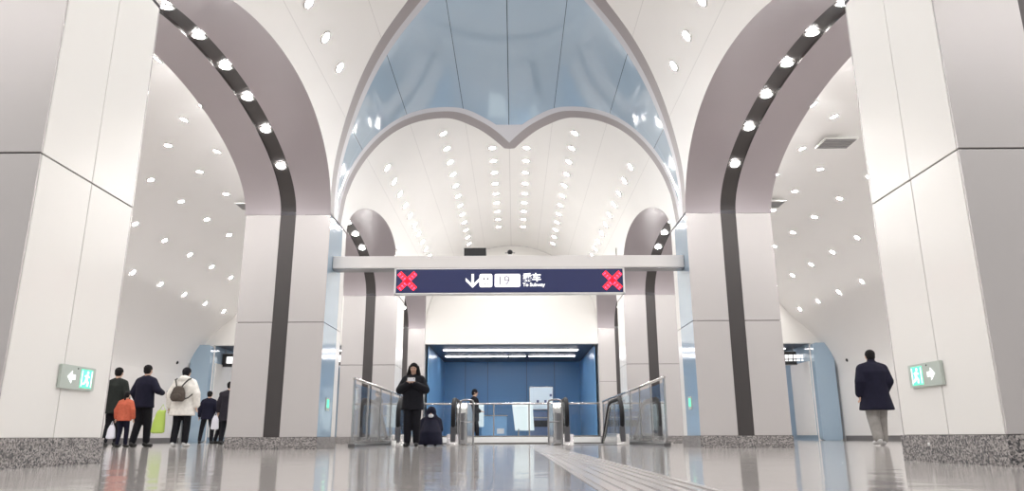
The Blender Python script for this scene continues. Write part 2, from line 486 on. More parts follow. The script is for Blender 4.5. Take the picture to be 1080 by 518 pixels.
# ------------------------------------------------------------------ columns
Z1, Z2 = 1.90+CH, A_Z
def column(k, side):
    y0, y1 = COLS[k]
    where = ['nearest to the viewer', 'with pale blue glass on its inner face', 'third from the viewer, beyond the escalator railing', 'farthest, beside the blue recess'][k]
    t = empty('column', (side*SC, (y0+y1)/2, 0), f"square clad column on the {'right' if side > 0 else 'left'}, {where}", 'column')
    hx, hy = (XO-XI)/2, (y1-y0)/2
    g = .006; j = .022
    MB().box(-hx+j, hx-j, -hy+j, hy-j, 0, Z2+(.9 if False else 0)).build('core', M['joint'], t)
    pl = MB().box(-hx-.012, hx+.012, -hy-.012, hy+.012, 0, .19).build('plinth', M['granite'], t)
    tiers = ((.192, Z1-g), (Z1+g, Z2-.004))
    for s, nm in ((-1, 'front_panel'), (1, 'rear_panel')):
        mb = MB()
        for z0, z1 in tiers:
            for xa, xb in ((-hx+.001, -SW), (SW, hx-.001)):
                mb.box(xa, xb, *sorted((s*hy, s*(hy-.02))), z0, z1)
        mb.build(nm, M['front'], t, bevel=.004)
        MB().box(-SW+.003, SW-.003, *sorted((s*(hy-.021), s*(hy-.008))), .192, Z2).build('stripe', M['stripe'], t)
    # nave face
    xi = -side*hx
    def face(ya, yb, m, nm, out=0.0):
        mb = MB()
        for z0, z1 in tiers: mb.box(*sorted((xi*(1+out), xi+side*.02)), ya, yb, z0, z1)
        return mb.build(nm, m, t, bevel=.003)
    if k == 1:
        face(-hy+.022, hy-.30, M['blue'], 'glass_panel'); face(hy-.295, hy-.022, M['white'], 'inner_panel')
    else:
        face(-hy+.022, -.004, M['white'], 'inner_panel'); face(.004, hy-.022, M['white'], 'inner_panel')
    mb = MB()
    for z0, z1 in ((.192, Z1-g), (Z1+g, Z2)): mb.box(*sorted((-xi, -xi-side*.02)), -hy+.022, hy-.022, z0, z1)
    mb.build('outer_panel', M['white'], t)
    return t
for k in range(4):
    for s in (-1, 1): column(k, s)

# ------------------------------------------------------------------ recessed lamps
lamp_rows = []
def make_lamp():
    mb = MB(); n = 16
    prof = [(.075, -.012), (.098, -.012), (.104, 0), (.070, 0)]
    rings = [[mb.bm.verts.new((r*math.cos(2*PI*k/n), r*math.sin(2*PI*k/n), z)) for k in range(n)] for r, z in prof]
    for i in range(4):
        a, b = rings[i], rings[(i+1) % 4]
        for k in range(n): mb.bm.faces.new((a[k], a[(k+1) % n], b[(k+1) % n], b[k]))
    o = mb.build('downlight', M['chrome'], smooth=True)
    l = MB(); l.bm.faces.new([l.bm.verts.new((.076*math.cos(2*PI*k/12), .076*math.sin(2*PI*k/12), -.008)) for k in range(12)])
    l.build('lens', M['lens'], o)
    return o
proto = [make_lamp()]; first = [True]
def lamp(p, nrm, row, group):
    """lamp at p whose light goes along nrm"""
    o = proto[0] if first[0] else copy_tree(proto[0])
    first[0] = False
    o.rotation_mode = 'QUATERNION'
    o.rotation_quaternion = Vector((0, 0, -1)).rotation_difference(Vector(nrm).normalized())
    o.location = Vector(p) + Vector(nrm).normalized()*.004
    o['category'] = 'lamp'; o['group'] = group
    lamp_rows.append((row, group, o))
for side, sn in ((-1, 'left'), (1, 'right')):
    for ang, rn, ks in ((34, 'outer', [14.6+.875*k for k in range(-10, 10)]), (62, 'middle', [15.1+.875*k for k in list(range(-20, -8, 2))+list(range(0, 12))]), (82.3, 'inner', [16.75+.875*k for k in list(range(-22, -11, 2))+list(range(0, 9))])):  # negative steps of middle and inner rows: unseen lamps added to brighten near columns
        for y in ks:
            if ang == 34 and 10.3 < y < 14.2: continue
            if y < Y_START+.5: continue
            ph = math.radians(ang); p = npt(ph, y, side)
            nrm = (-side*math.cos(ph)/NA, 0, -math.sin(ph)/NB)
            lamp(p, nrm, f'{rn} row {"near the viewer, " if y < 11 else ""}{sn} half of central vault', f'{sn} {rn} row of vault lamps')
    for x, rn in ((5.62, 'innermost'), (6.8, 'second'), (7.96, 'third'), (9.19, 'fourth'), (10.4, 'fifth'), (11.3, 'outermost')):
        for n_ in range(-1, 17):
            y = 1.75*n_
            if rn == 'outermost': y += .15
            if y > 28.6: continue
            t_ = math.acos((x-AC)/AA); nrm = (-side*math.cos(t_)/AA, 0, -math.sin(t_)/AB)
            lamp((side*x, y, az(x)), nrm, f'{rn} row of {sn} aisle ceiling', f'{sn} aisle lamps, {rn} row')
    for i, a in enumerate(ARCHES):
        c = (a[0]+a[1])/2; h = (a[1]-a[0])/2
        for d in (-3, -2, -1, 0, 1, 2, 3):
            y = c + d*.865*h/3.2
            if y < Y_START: continue
            z = arch_z(y, a); t_ = (y-c)/h
            nrm = Vector((0, -t_/h, -math.sqrt(1-t_*t_)/A_B))
            lamp(Vector((side*SC, y, z+.035)), nrm, f'stripe under the {["overhead", "first", "second", "last"][i]} {sn} arch', f'stripe lamps, {["overhead", "first", "second", "last"][i]} {sn} arch')

# ------------------------------------------------------------------ camera
cam = bpy.data.cameras.new('camera'); co = bpy.data.objects.new('camera', cam); COL.objects.link(co)
cam.sensor_width = 36; cam.lens = 36*765/1080; cam.clip_start = .02; cam.clip_end = 200
co.location = (.10, 0, CH)
PITCH = math.atan(201.5/765)
R = Matrix.Rotation(math.radians(.15), 4, 'Z') @ Matrix.Rotation(PI/2+PITCH, 4, 'X') @ Matrix.Rotation(math.radians(-.20), 4, 'Z')
co.rotation_euler = R.to_euler()
S.camera = co
bpy.context.view_layer.update()

# name lamps by what can be counted in the picture
def in_view(p):
    q = R.inverted() @ (Vector(p) - co.location)
    if q.z > -.1: return False
    u, v = q.x/-q.z, q.y/-q.z
    return abs(u) < 540/765 and abs(v) < 259/765
dg = bpy.context.evaluated_depsgraph_get()
rows = {}
for row, g, o in lamp_rows: rows.setdefault(row, []).append(o)
ORD = ['nearest', 'second', 'third', 'fourth', 'fifth', 'sixth', 'seventh', 'eighth', 'ninth', 'tenth', 'eleventh', 'twelfth', 'thirteenth', 'fourteenth']
for row, os_ in rows.items():
    os_.sort(key=lambda o: o.location.y); n = 0
    for o in os_:
        p = o.location + o.rotation_quaternion @ Vector((0, 0, -.03))
        vis = in_view(p)
        if vis:
            d = p - co.location
            hit, loc, *_ = S.ray_cast(dg, co.location, d.normalized(), distance=d.length-.08)
            vis = not hit
        o['label'] = (f'round lamp, {ORD[n]} in view, {row}' if vis else f'round lamp out of view, {row}')
        if vis: n += 1

#PART2
# ------------------------------------------------------------------ beam with the hanging sign
t = empty('beam', (0, 12.78, 3.03+CH), 'long white enamel beam spanning between the blue-faced columns', 'beam')
mb = MB().box(-XI+.005, XI-.005, -.15, .15, -.11, .11); mb.build('casing', M['beam'], t, bevel=.008)
mb = MB().box(-XI+.01, XI-.01, -.12, .12, -.128, -.111); mb.build('underside_channel', M['dsteel'], t)
for x in (-1.15, 1.0):
    MB().box(x-.05, x+.05, -.03, .03, -.15, -.128).build('bracket', M['black'], t)
t = empty('hanging_sign', (.02, 12.72, 2.68+CH), 'long navy station sign with white symbols and a red cross at each end', 'sign')
SWD, SHH = 2.02, .215
MB().box(-SWD, SWD, -.08, .08, -SHH, SHH).build('housing', M['navy'], t, bevel=.01)
fr = MB(); 
for z0, z1 in ((SHH, SHH+.022), (-SHH-.018, -SHH)): fr.box(-SWD-.02, SWD+.02, -.085, .085, z0, z1)
for x0, x1 in ((-SWD-.03, -SWD), (SWD, SWD+.03)): fr.box(x0, x1, -.085, .085, -SHH-.018, SHH+.022)
fr.build('frame', M['paper'], t)
hg = MB()
for x in (-1.6, -.6, .6, 1.6): hg.box(x-.02, x+.02, -.02, .02, SHH+.02, SHH+.035)
hg.build('hanger', M['dsteel'], t)
def led_cross(cx):
    mb = MB(); w = .145
    for s in (1, -1):
        a, b = (-w, -w*s), (w, w*s); d = Vector((b[0]-a[0], b[1]-a[1])).normalized(); n = Vector((-d.y, d.x))*.045
        mb.prism([(cx+a[0]+n.x, -.084, a[1]+n.y), (cx+b[0]+n.x, -.084, b[1]+n.y), (cx+b[0]-n.x, -.084, b[1]-n.y), (cx+a[0]-n.x, -.084, a[1]-n.y)], (0, -.004, 0))
    o = mb.build('red_cross', M['red'], t)
    d2 = MB()
    for i in range(-3, 4):
        for j in range(-3, 4):
            if abs(i) == abs(j) and i:
                d2.ell((cx+i*.043, -.09, j*.043), (.014, .004, .014), 8, 6)
                d2.ell((cx+i*.043+.022*(1 if i*j > 0 else -1), -.09, j*.043-.022), (.010, .004, .010), 8, 6)
    d2.build('led', M['red2'], o)
led_cross(-1.82); led_cross(1.83)
# down arrow
mb = MB(); ax = -.655
mb.prism([(ax-.022, -.084, .125), (ax+.022, -.084, .125), (ax+.022, -.084, -.10), (ax-.022, -.084, -.10)], (0, -.004, 0))
for s in (1, -1):
    mb.prism([(ax, -.0845, -.125), (ax+s*.125, -.0845, 0), (ax+s*.125, -.0845, .055), (ax+s*.0, -.0845, -.07)], (0, -.004, 0))
mb.build('arrow', M['wlit'], t)
mb = MB().rbox(-.535, -.305, -.115, .125, -.088, -.082, .035); lo = mb.build('logo_plate', M['wlit'], t)
mb = MB()
for x in (-.453, -.387): mb.box(x-.017, x+.017, -.091, -.088, .02, .052)
for x in (-.46, -.435, -.41, -.385): mb.box(x-.006, x+.012, -.091, -.088, -.06, -.045)
mb.build('logo_mark', M['grey_ink'], lo)
mb = MB().rbox(-.265, .195, -.115, .125, -.088, -.082, .03); li = mb.build('line_plate', M['wlit2'], t)
try:
    text_mesh('line_number', '19', .235, M['grey_ink'], t, (-.225, -.0885, -.005), (PI/2, 0, 0), .001, bold=-.004)
    text_mesh('boarding_text', '乘车', .165, M['wlit'], t, (.235, -.083, .048), (PI/2, 0, 0), .004, bold=.004)
    text_mesh('direction_text', 'To Subway', .088, M['wlit'], t, (.235, -.083, -.075), (PI/2, 0, 0), .004, bold=.002)
except Exception as e: print('TEXT', e)

t = empty('speaker_box', (-.60, 12.78, 3.14+CH), 'small black box standing on the white beam left of centre', 'speaker')
MB().box(-.20, .20, -.1, .1, .012, .16).build('cabinet', M['black'], t, bevel=.008)
MB().box(-.15, -.11, -.05, .05, 0, .012).box(.11, .15, -.05, .05, 0, .012).build('foot', M['dsteel'], t)
t = empty('security_camera', (.03, 12.70, 3.14+CH), 'small black dome camera on top of the white beam at its middle', 'camera')
MB().loft([(0, 0, 0, .05, .05), (0, 0, .02, .05, .05), (0, 0, .022, .02, .02), (0, 0, .05, .02, .02)], 12).build('base', M['paper'], t)
MB().ell((0, 0, .08), (.05, .05, .045)).build('dome', M['black'], t, smooth=True)
MB().box(-.09, .09, -.012, .012, .06, .072).build('arm', M['dsteel'], t)
for x, lab in ((-2.0, 'thin grey antenna rod on the left part of the white beam'), (2.0, 'thin grey antenna rod on the right part of the white beam')):
    t = empty('antenna', (x, 12.78, 3.14+CH), lab, 'antenna')
    MB().box(-.06, .08, -.03, .03, 0, .02).build('base', M['paper'], t)
    MB().tube([(-.04, 0, .02), (-.04, 0, .17)], .012).build('rod', M['steel'], t)

# ------------------------------------------------------------------ exit signs
def exit_sign(side):
    t = empty('exit_sign', (side*(XI-.002), 5.43, .62), f"grey-green emergency exit sign on the {'left' if side < 0 else 'right'} near column, running man and white arrow", 'sign', rz=-side*PI/2)
    # local: +X to the viewer's right when facing the wall, -Y out of the wall
    MB().rbox(-.215, .215, -.085, .085, -.022, -.001, .008).build('plate', M['plate'], t)
    m = side                      # man towards far end on the left sign
    gx = .10
    sx = -1 if side > 0 else 1
    c = sx*gx
    MB().box(c-.075, c+.075, -.024, -.021, -.068, .068).build('lit_panel', M['green'], t)
    mb = MB(); W = -.026
    mb.ell((c+.008, W, .045), (.013, .003, .013), 10, 6)
    for a, b, r in (((c, .028), (c-.008, -.008), .010), ((c, .025), (c+.028, .012), .006), ((c, .025), (c-.028, .018), .006),
                    ((c-.008, -.008), (c+.020, -.028), .008), ((c+.020, -.028), (c+.014, -.055), .007), ((c-.008, -.01), (c-.026, -.035), .008), ((c-.026, -.035), (c-.05, -.04), .007)):
        mb.tube([(a[0], W, a[1]), (b[0], W, b[1])], r, 6)
    for x in (-.066, .058): mb.box(c+x, c+x+.008, W-.001, W+.002, -.058, .058)
    mb.build('running_man', M['wlit'], t)
    k = -sx*.09; mb = MB(); d = -sx
    mb.prism([(k+d*.05, -.024, 0), (k, -.024, .045), (k, -.024, .018), (k-d*.045, -.024, .018), (k-d*.045, -.024, -.018), (k, -.024, -.018), (k, -.024, -.045)], (0, -.003, 0))
    mb.build('arrow', M['wlit'], t)
    MB().ell((k-d*.06+.01, -.023, .066), (.006, .004, .006), 8, 6).build('indicator', M['black'], t)
exit_sign(-1); exit_sign(1)
for s in (-1, 1):
    t = empty('exit_plate', (s*(XI-.002), 12.85, .75), f"tiny green exit plate low on the blue face of the {'left' if s < 0 else 'right'} column", 'sign', rz=-s*PI/2)
    MB().box(-.11, .11, -.012, 0, -.12, .10).build('plate', M['plate'], t)
    MB().box(-.07, .07, -.016, -.012, -.07, .07).build('lit_panel', M['green'], t)
t = empty('plinth_disc', (XI-.013, 5.52, .125), 'small round white disc on the granite plinth of the right near column', 'socket', rz=-PI/2)  # plain white disc set on the plinth face
MB().ell((0, -.002, 0), (.014, .006, .014), 12, 8).build('disc', M['paper'], t)

# ------------------------------------------------------------------ glass railings round the stairwell
def rail(name, label, p0, p1, n, h=1.2, curb=.15, closed=True):
    p0, p1 = Vector(p0), Vector(p1); L = (p1-p0).length; a = math.atan2(p1.y-p0.y, p1.x-p0.x)
    t = empty(name, p0, label, 'railing', rz=a)
    MB().box(0, L, -.07, .07, 0, curb).build('curb', M['dsteel'] if p0.x == p1.x else M['paper'], t, bevel=.006)
    MB().box(0, L, -.03, .03, curb, curb+.05).build('base_shoe', M['steel'], t)
    MB().tube([(-.02, 0, h), (L+.02, 0, h)], .030, 12).build('handrail', M['steel'], t, smooth=True)
    for k in range(n+1):
        x = L*k/n
        p = MB().box(x-.022, x+.022, -.02, .02, curb, h-.02).box(x-.05, x+.05, -.05, .05, curb, curb+.03)
        p.build('post', M['steel'], t)
        if k < n:
            MB().box(x+.05, L*(k+1)/n-.05, -.008, .008, curb+.06, h-.09).build('glass_pane', M['glass'], t)
    return t
rail('glass_railing', 'glass railing with steel posts left of the escalators', (-2.95, 14.05, 0), (-2.95, 23.9, 0), 7, 1.27, .06)
rail('glass_railing', 'glass railing with steel posts right of the escalators', (2.95, 14.05, 0), (2.95, 23.9, 0), 7, 1.27, .06)
rail('glass_railing', 'low glass railing across the far side of the stairwell', (-2.85, 24.06, 0), (2.85, 24.06, 0), 5, 1.22, .17)
# stairwell lining
mb = MB()
for x0, x1, y0, y1 in ((-VX-.05, -VX+.0, VY0, VY1), (VX, VX+.05, VY0, VY1), (-VX, VX, VY1, VY1+.05)):
    mb.box(x0, x1, y0, y1, -3.9, -.301)
mb.build('wall_stairwell', M['wall'], kind='structure')
MB().box(-VX, VX, VY0-.2, 30, -4.1, -3.9).build('floor_lower', M['floor'], kind='structure')

# ------------------------------------------------------------------ escalators
def escalator(x0, x1, label):
    t = empty('escalator', ((x0+x1)/2, 16.75, 0), label, 'escalator')
    hw = (x1-x0)/2; Yf = 1.75          # flat run, then down at 30 degrees
    ang = math.radians(30); run = 5.8
    for s in (-1, 1):
        X = s*hw
        def path(r):                      # handrail path in YZ, r = inset from the outer curve
            pts = []; H = 1.02-r; cz = .60; R_ = .42-r
            for k in range(11):
                th = math.radians(250-160*k/10); pts.append((X, .42+R_*math.cos(th), cz+R_*math.sin(th)))
            pts += [(X, .9, H), (X, Yf, H), (X, Yf+.35, H-.05), (X, Yf+.6, H-.17)]
            pts += [(X, Yf+.6+run*math.cos(ang), H-.17-run*math.sin(ang))]
            return pts
        b = MB(); P = path(0)
        b.tube([P[0], (X, .62, .20)] [::-1] + P[1:], .052, 10); b.build('handrail', M['rubber'], t, smooth=True)
        q = MB(); q.tube([(p[0], p[1], p[2]) for p in path(.055)], .022, 8); q.build('rail_guide', M['steel'], t, smooth=True)
        # glass balustrade
        G = path(.075); mb = MB()
        low = [(X, Yf+.6+run*math.cos(ang), -.0-.17-run*math.sin(ang)+.20), (X, Yf+.6, .06), (X, Yf, .25), (X, .45, .25)]
        mb.prism([Vector(p)+Vector((-.006, 0, 0)) for p in G+low], (.012, 0, 0)); mb.build('glass_balustrade', M['glass'], t)
        # newel body and skirt
        mb = MB()
        mb.prism([(X-.14, -.02, 0), (X-.14, .05, .24), (X-.14, Yf, .26), (X-.14, Yf+.6, .08), (X-.14, Yf+.6+run*math.cos(ang), .08-run*math.sin(ang)-.1), (X-.14, Yf+.6+run*math.cos(ang), -.5-run*math.sin(ang)), (X-.14, 1.6, -.28), (X-.14, 1.5, 0)], (.28, 0, 0))
        mb.build('skirt', M['steel'], t, bevel=.008)
        mb = MB().box(X-.06, X+.06, .0, .10, .02, .42); mb.build('newel_cap', M['step'], t, bevel=.02)
    c = -1 if x0 > 0 else 1            # wide steel casing on the side towards the stairs
    X = c*hw; pr = [(0, .10, 0), (0, .10, .70), (0, .14, .82), (0, .24, .92), (0, .40, .95), (0, Yf, .95), (0, Yf+.5, .80), (0, Yf+.5, 0)]
    mb = MB(); mb.prism([(X+c*.05, b_, z_) for _, b_, z_ in pr], (c*.26, 0, 0)); mb.build('side_casing', M['steel'], t, bevel=.03)
    MB().box(*sorted((X+c*.10, X+c*.24)), .085, .099, .12, .70).build('casing_panel', M['dsteel'], t)
    MB().box(-hw+.14, hw-.14, -.25, 1.55, 0, .012).build('landing_plate', M['dsteel'], t)
    mb = MB()
    for k in range(16):
        y = 1.56+.40*k; z = 0 if k < 2 else -.02-.231*(k-1)
        mb.box(-hw+.15, hw-.15, y, y+.405, z-.25, z)
    mb.build('step_band', M['step'], t)
    return t
escalator(-2.52, -1.28, 'left escalator with black handrails behind the standing woman')
escalator(1.28, 2.52, 'right escalator with black handrails, going down beside the tactile strip')
# stairs between them
t = empty('staircase', (0, VY0, 0), 'stone stairs going down between the two escalators', 'staircase')
mb = MB()
for k in range(22): mb.box(-1.05, 1.05, .30*k*.86, .30*(k+1)*.86, -.17*(k+1)-.15, -.17*(k+1) if k else -.02)
mb.build('flight', M['floor'], t)
# small steel hoop barriers
def hoop(x, y, lab, w=.34, h=.98, rz=0):
    t = empty('barrier_hoop', (x, y, 0), lab, 'barrier', rz=rz)
    pts = [(-w/2, 0, 0), (-w/2, 0, h-.08), (-w/2+.02, 0, h-.02), (-w/2+.08, 0, h), (w/2-.08, 0, h), (w/2-.02, 0, h-.02), (w/2, 0, h-.08), (w/2, 0, 0)]
    MB().tube(pts, .022, 10).build('frame', M['dsteel'], t, smooth=True)
    MB().tube([(-w/2, 0, .5), (w/2, 0, .5)], .014, 8).build('crossbar', M['dsteel'], t, smooth=True)
    MB().box(-w/2-.05, -w/2+.05, -.05, .05, 0, .012).box(w/2-.05, w/2+.05, -.05, .05, 0, .012).build('foot', M['steel'], t)
hoop(-.96, 16.50, 'steel hoop barrier beside the left escalator', .30)
hoop(1.0, 16.50, 'steel hoop barrier beside the right escalator', .30)
hoop(-3.84, 15.6, 'tall steel hoop behind the left blue-faced column', .22, 1.25)
hoop(3.78, 15.6, 'tall steel hoop behind the right blue-faced column', .22, 1.3)

# ------------------------------------------------------------------ floor strip for the blind
t = empty('tactile_strip', (.62, 0, 0), 'pale ribbed tactile strip running along the floor to the stairs', 'tactile paving')
MB().box(-.22, .22, 1.0, 17.9, 0, .003).build('slab', M['tact'], t)
mb = MB()
for k in range(-3, 4): mb.box(k*.06-.014, k*.06+.014, 1.0, 17.9, .003, .009)
mb.build('rib', M['tact'], t)
# ------------------------------------------------------------------ aisle: vents, signs, door furniture
for x, y, lab in ((-7.5, 20.0, 'flat grey vent hanging under the left aisle ceiling'), (7.5, 20.0, 'far grey vent hanging under the right aisle ceiling'), (7.5, 15.5, 'near grey vent hanging under the right aisle ceiling')):
    t = empty('ceiling_vent', (x, y, az(abs(x))-.10), lab, 'vent')
    MB().box(-.38, .38, -.30, .30, -.03, .0).build('frame', M['chrome'], t)
    MB().box(-.35, .35, -.27, .27, -.034, -.031).build('grille', M['vent'], t)
    mb = MB()
    for k in range(6): mb.box(-.34, .34, -.25+k*.095, -.235+k*.095, -.045, -.033)
    mb.build('slat', M['dsteel'], t)
    mb = MB()
    for a in (-.3, .3): mb.tube([(a, 0, .0), (a, 0, .11)], .012, 6)
    mb.build('hanger', M['steel'], t)
def door_sign(x, y, rz, lab, w=1.9):
    t = empty('direction_sign', (x, y, 3.10+CH), lab, 'sign', rz=rz)
    MB().box(-w/2, w/2, -.06, .06, -.26, .26).build('housing', M['black'], t)
    mb = MB()
    for z in (.27, -.27): mb.box(-w/2, w/2, -.065, .065, z-.01, z+.01)
    mb.build('frame', M['dsteel'], t)
    mb = MB(); px = -w*.32
    mb.rbox(px, px+.30, -.13, .15, -.066, -.06, .03)
    for k, wd in enumerate((.16, .22, .12, .20, .16)):
        px2 = px+.36+sum((.16, .22, .12, .20, .16)[:k])*.9; mb.rbox(px2, px2+wd*.75, -.02, .15, -.066, -.06, .02)
        mb.box(px2, px2+wd*.7, -.066, -.06, -.12, -.06)
    mb.build('symbol', M['wlit'], t)
    mb = MB()
    for a in (-w*.4, w*.4): mb.tube([(a, 0, .27), (a, 0, DZ-3.10-CH)], .015, 6)
    mb.build('hanger', M['dsteel'], t)
door_sign(-11.57, 30.4, .12, 'black hanging sign with white symbols in the left side opening', .92)
door_sign(11.3, 30.4, -.12, 'black hanging sign with white symbols in the right side opening', 1.0)
door_sign(-6.75, 29.9, 0, 'black hanging sign seen in the gap behind the left blue column', 1.5)
door_sign(6.6, 29.9, 0, 'black hanging sign seen in the gap behind the right blue column', 1.5)
for side, sn in ((1, 'right'), (-1, 'left')):
    # wall furniture on the outer wall
    t = empty('wall_camera', (side*(XW-.002), 28.0, 2.98), f'small dark round device high on the {sn} outer wall', 'camera', rz=-side*PI/2)
    MB().ell((0, -.05, 0), (.07, .07, .07)).build('dome', M['black'], t, smooth=True)
    MB().box(-.05, .05, -.02, 0, -.05, .05).build('base', M['chrome'], t)
    t = empty('door_lock', (side*(XW-.002), 27.6, 1.75), f'small steel latch on the {sn} outer wall panel', 'latch', rz=-side*PI/2)
    MB().box(-.05, .05, -.015, 0, -.14, .14).build('plate', M['steel'], t)
    MB().tube([(0, -.015, .03), (0, -.06, .03), (.06, -.06, .03)], .014, 8).build('lever', M['dsteel'], t)
t = empty('wall_notice', (12.05, 33.0, 1.86), 'white notice with dark bars on the side wall inside the right opening', 'notice', rz=-PI/2)
MB().box(-.35, .35, -.03, 0, -.25, .25).build('panel', M['paper'], t)
MB().box(-.37, .37, -.04, 0, .25, .33).box(-.37, .37, -.04, 0, -.33, -.25).build('bar', M['black'], t)
t = empty('floor_stop', (5.02, 14.0, 0), 'small black box on the floor beside the walking man', 'box')
MB().box(-.05, .05, -.05, .05, 0, .06).build('body', M['black'], t, bevel=.01)
MB().box(-.07, .07, -.07, .07, 0, .008).build('base', M['dsteel'], t)
for i, (x, w) in enumerate(((8.2, 2.6), (10.8, 1.2))):
    pass
for side, sn in ((1, 'right'), (-1, 'left')):
    for y, lab in ((31.0, 'front'), (33.5, 'rear')):
        t = empty('ceiling_light', (side*9.0, y, DZ-.0005), f'{lab} white light bar on the dark ceiling of the {sn} side opening', 'lamp')
        MB().box(-2.63, 2.63, -.10, .10, -.03, 0).build('housing', M['paper'], t)
        MB().box(-2.6, 2.6, -.07, .07, -.045, -.031).build('diffuser', M['tube'], t)

# ------------------------------------------------------------------ things in the blue recess
t = empty('poster_box', (1.25, 31.9, 0), 'white lit information board standing before the blue wall', 'board')
MB().box(-.53, .53, -.07, .07, 1.28, 2.28).build('casing', M['steel'], t, bevel=.02)
MB().box(-.49, .49, -.078, -.071, 1.32, 2.24).build('lit_face', M['poster'], t)
mb = MB()
for x in (-.15, .18): mb.box(x-.05, x+.05, -.084, -.079, 1.58, 1.70)
mb.box(.36, .46, -.084, -.079, 1.85, 1.95)
mb.build('picture', M['mach'], t)
MB().box(-.42, -.36, -.04, .04, 0, 1.28).box(.36, .42, -.04, .04, 0, 1.28).build('leg', M['dsteel'], t)
t = empty('ticket_machine', (1.12, 29.6, 0), 'low blue-grey machine standing under the lit board', 'machine')
MB().rbox(-.46, .46, .16, 1.13, -.3, .3, .12).build('body', M['mach'], t)
MB().box(-.30, .34, -.315, -.301, .55, .80).build('screen', M['black'], t)
MB().box(-.38, .38, -.315, -.301, .88, .93).build('trim', M['steel'], t)
MB().box(-.40, .40, -.26, .26, 0, .16).build('base', M['black'], t)
t = empty('tilted_panel', (.42, 27.4, 0), 'tilted plain white panel behind the far railing', 'board')  # blank pale panel on a plain stand
MB().prism([(-.42, -.02, 1.42), (.34, -.02, 1.42), (.40, -.02, .40), (-.30, -.02, .40)], (0, .04, 0)).build('panel', M['poster'], t)
MB().box(-.2, -.15, -.02, .25, 0, .45).box(.2, .25, -.02, .25, 0, .45).build('stand', M['steel'], t)
t = empty('service_counter', (-.72, 30.0, 0), 'pale blue service counter beside the white panel', 'counter')
MB().rbox(-.50, .50, .06, .98, -.3, .3, .06).build('body', M['pblue'], t)
MB().box(-.54, .54, -.34, .34, .98, 1.02).build('top', M['steel'], t)
MB().box(-.46, .46, -.28, .28, 0, .06).build('base', M['black'], t)
MB().box(.12, .40, -.31, -.30, .30, .50).build('notice', M['paper'], t)
t = empty('pedestal_panel', (-1.28, 28.6, 0), 'slim pale upright panel just right of the far man', 'screen')  # blank pale upright on a stem, nothing shown on it
MB().rbox(-.16, .20, .55, 1.42, -.05, .05, .03).build('casing', M['poster'], t)
MB().box(-.03, .03, -.04, .04, .03, .55).build('stem', M['steel'], t)
MB().box(-.18, .18, -.15, .15, 0, .03).build('base', M['dsteel'], t)

# ------------------------------------------------------------------ people
SKIN = mat('skin', (.55, .36, .27), .5)
HAIR = mat('black_hair', (.008, .007, .008), .75, spec=.2)
def cloth(name, col, rough=.85): return mat(name, col, rough, spec=.2, noise=.12, scale=14, bump=.15)
MC = dict(black=cloth('black_cloth', (.010, .010, .014)), navy=cloth('navy_cloth', (.010, .010, .024)), char=cloth('charcoal_cloth', (.022, .020, .028)),
          white=cloth('white_down', (.74, .72, .68), .7), green=cloth('dark_green_cloth', (.022, .026, .024)), orange=cloth('orange_cloth', (.50, .12, .07)),
          grey=cloth('grey_trouser_cloth', (.26, .25, .24)), shoe=mat('pale_shoe', (.5, .5, .5), .5), bshoe=mat('black_shoe', (.012, .012, .012), .5),
          mask=mat('white_mask', (.75, .77, .82), .7), bag=cloth('brown_grey_bag', (.09, .075, .065)), strap=mat('bag_strap', (.03, .028, .025), .7),
          lime=mat('lime_bag', (.45, .62, .12), .5), wbag=mat('white_bag', (.75, .76, .85), .5), iris=mat('dark_eye', (.01, .01, .01), .3), lip=mat('lip', (.35, .12, .10), .5),
          phone=mat('phone', (.75, .75, .78), .3), cup=mat('white_cup', (.8, .8, .8), .4))
def V(*a): return Vector(a)
def lerp(a, b, t): return a+(b-a)*t
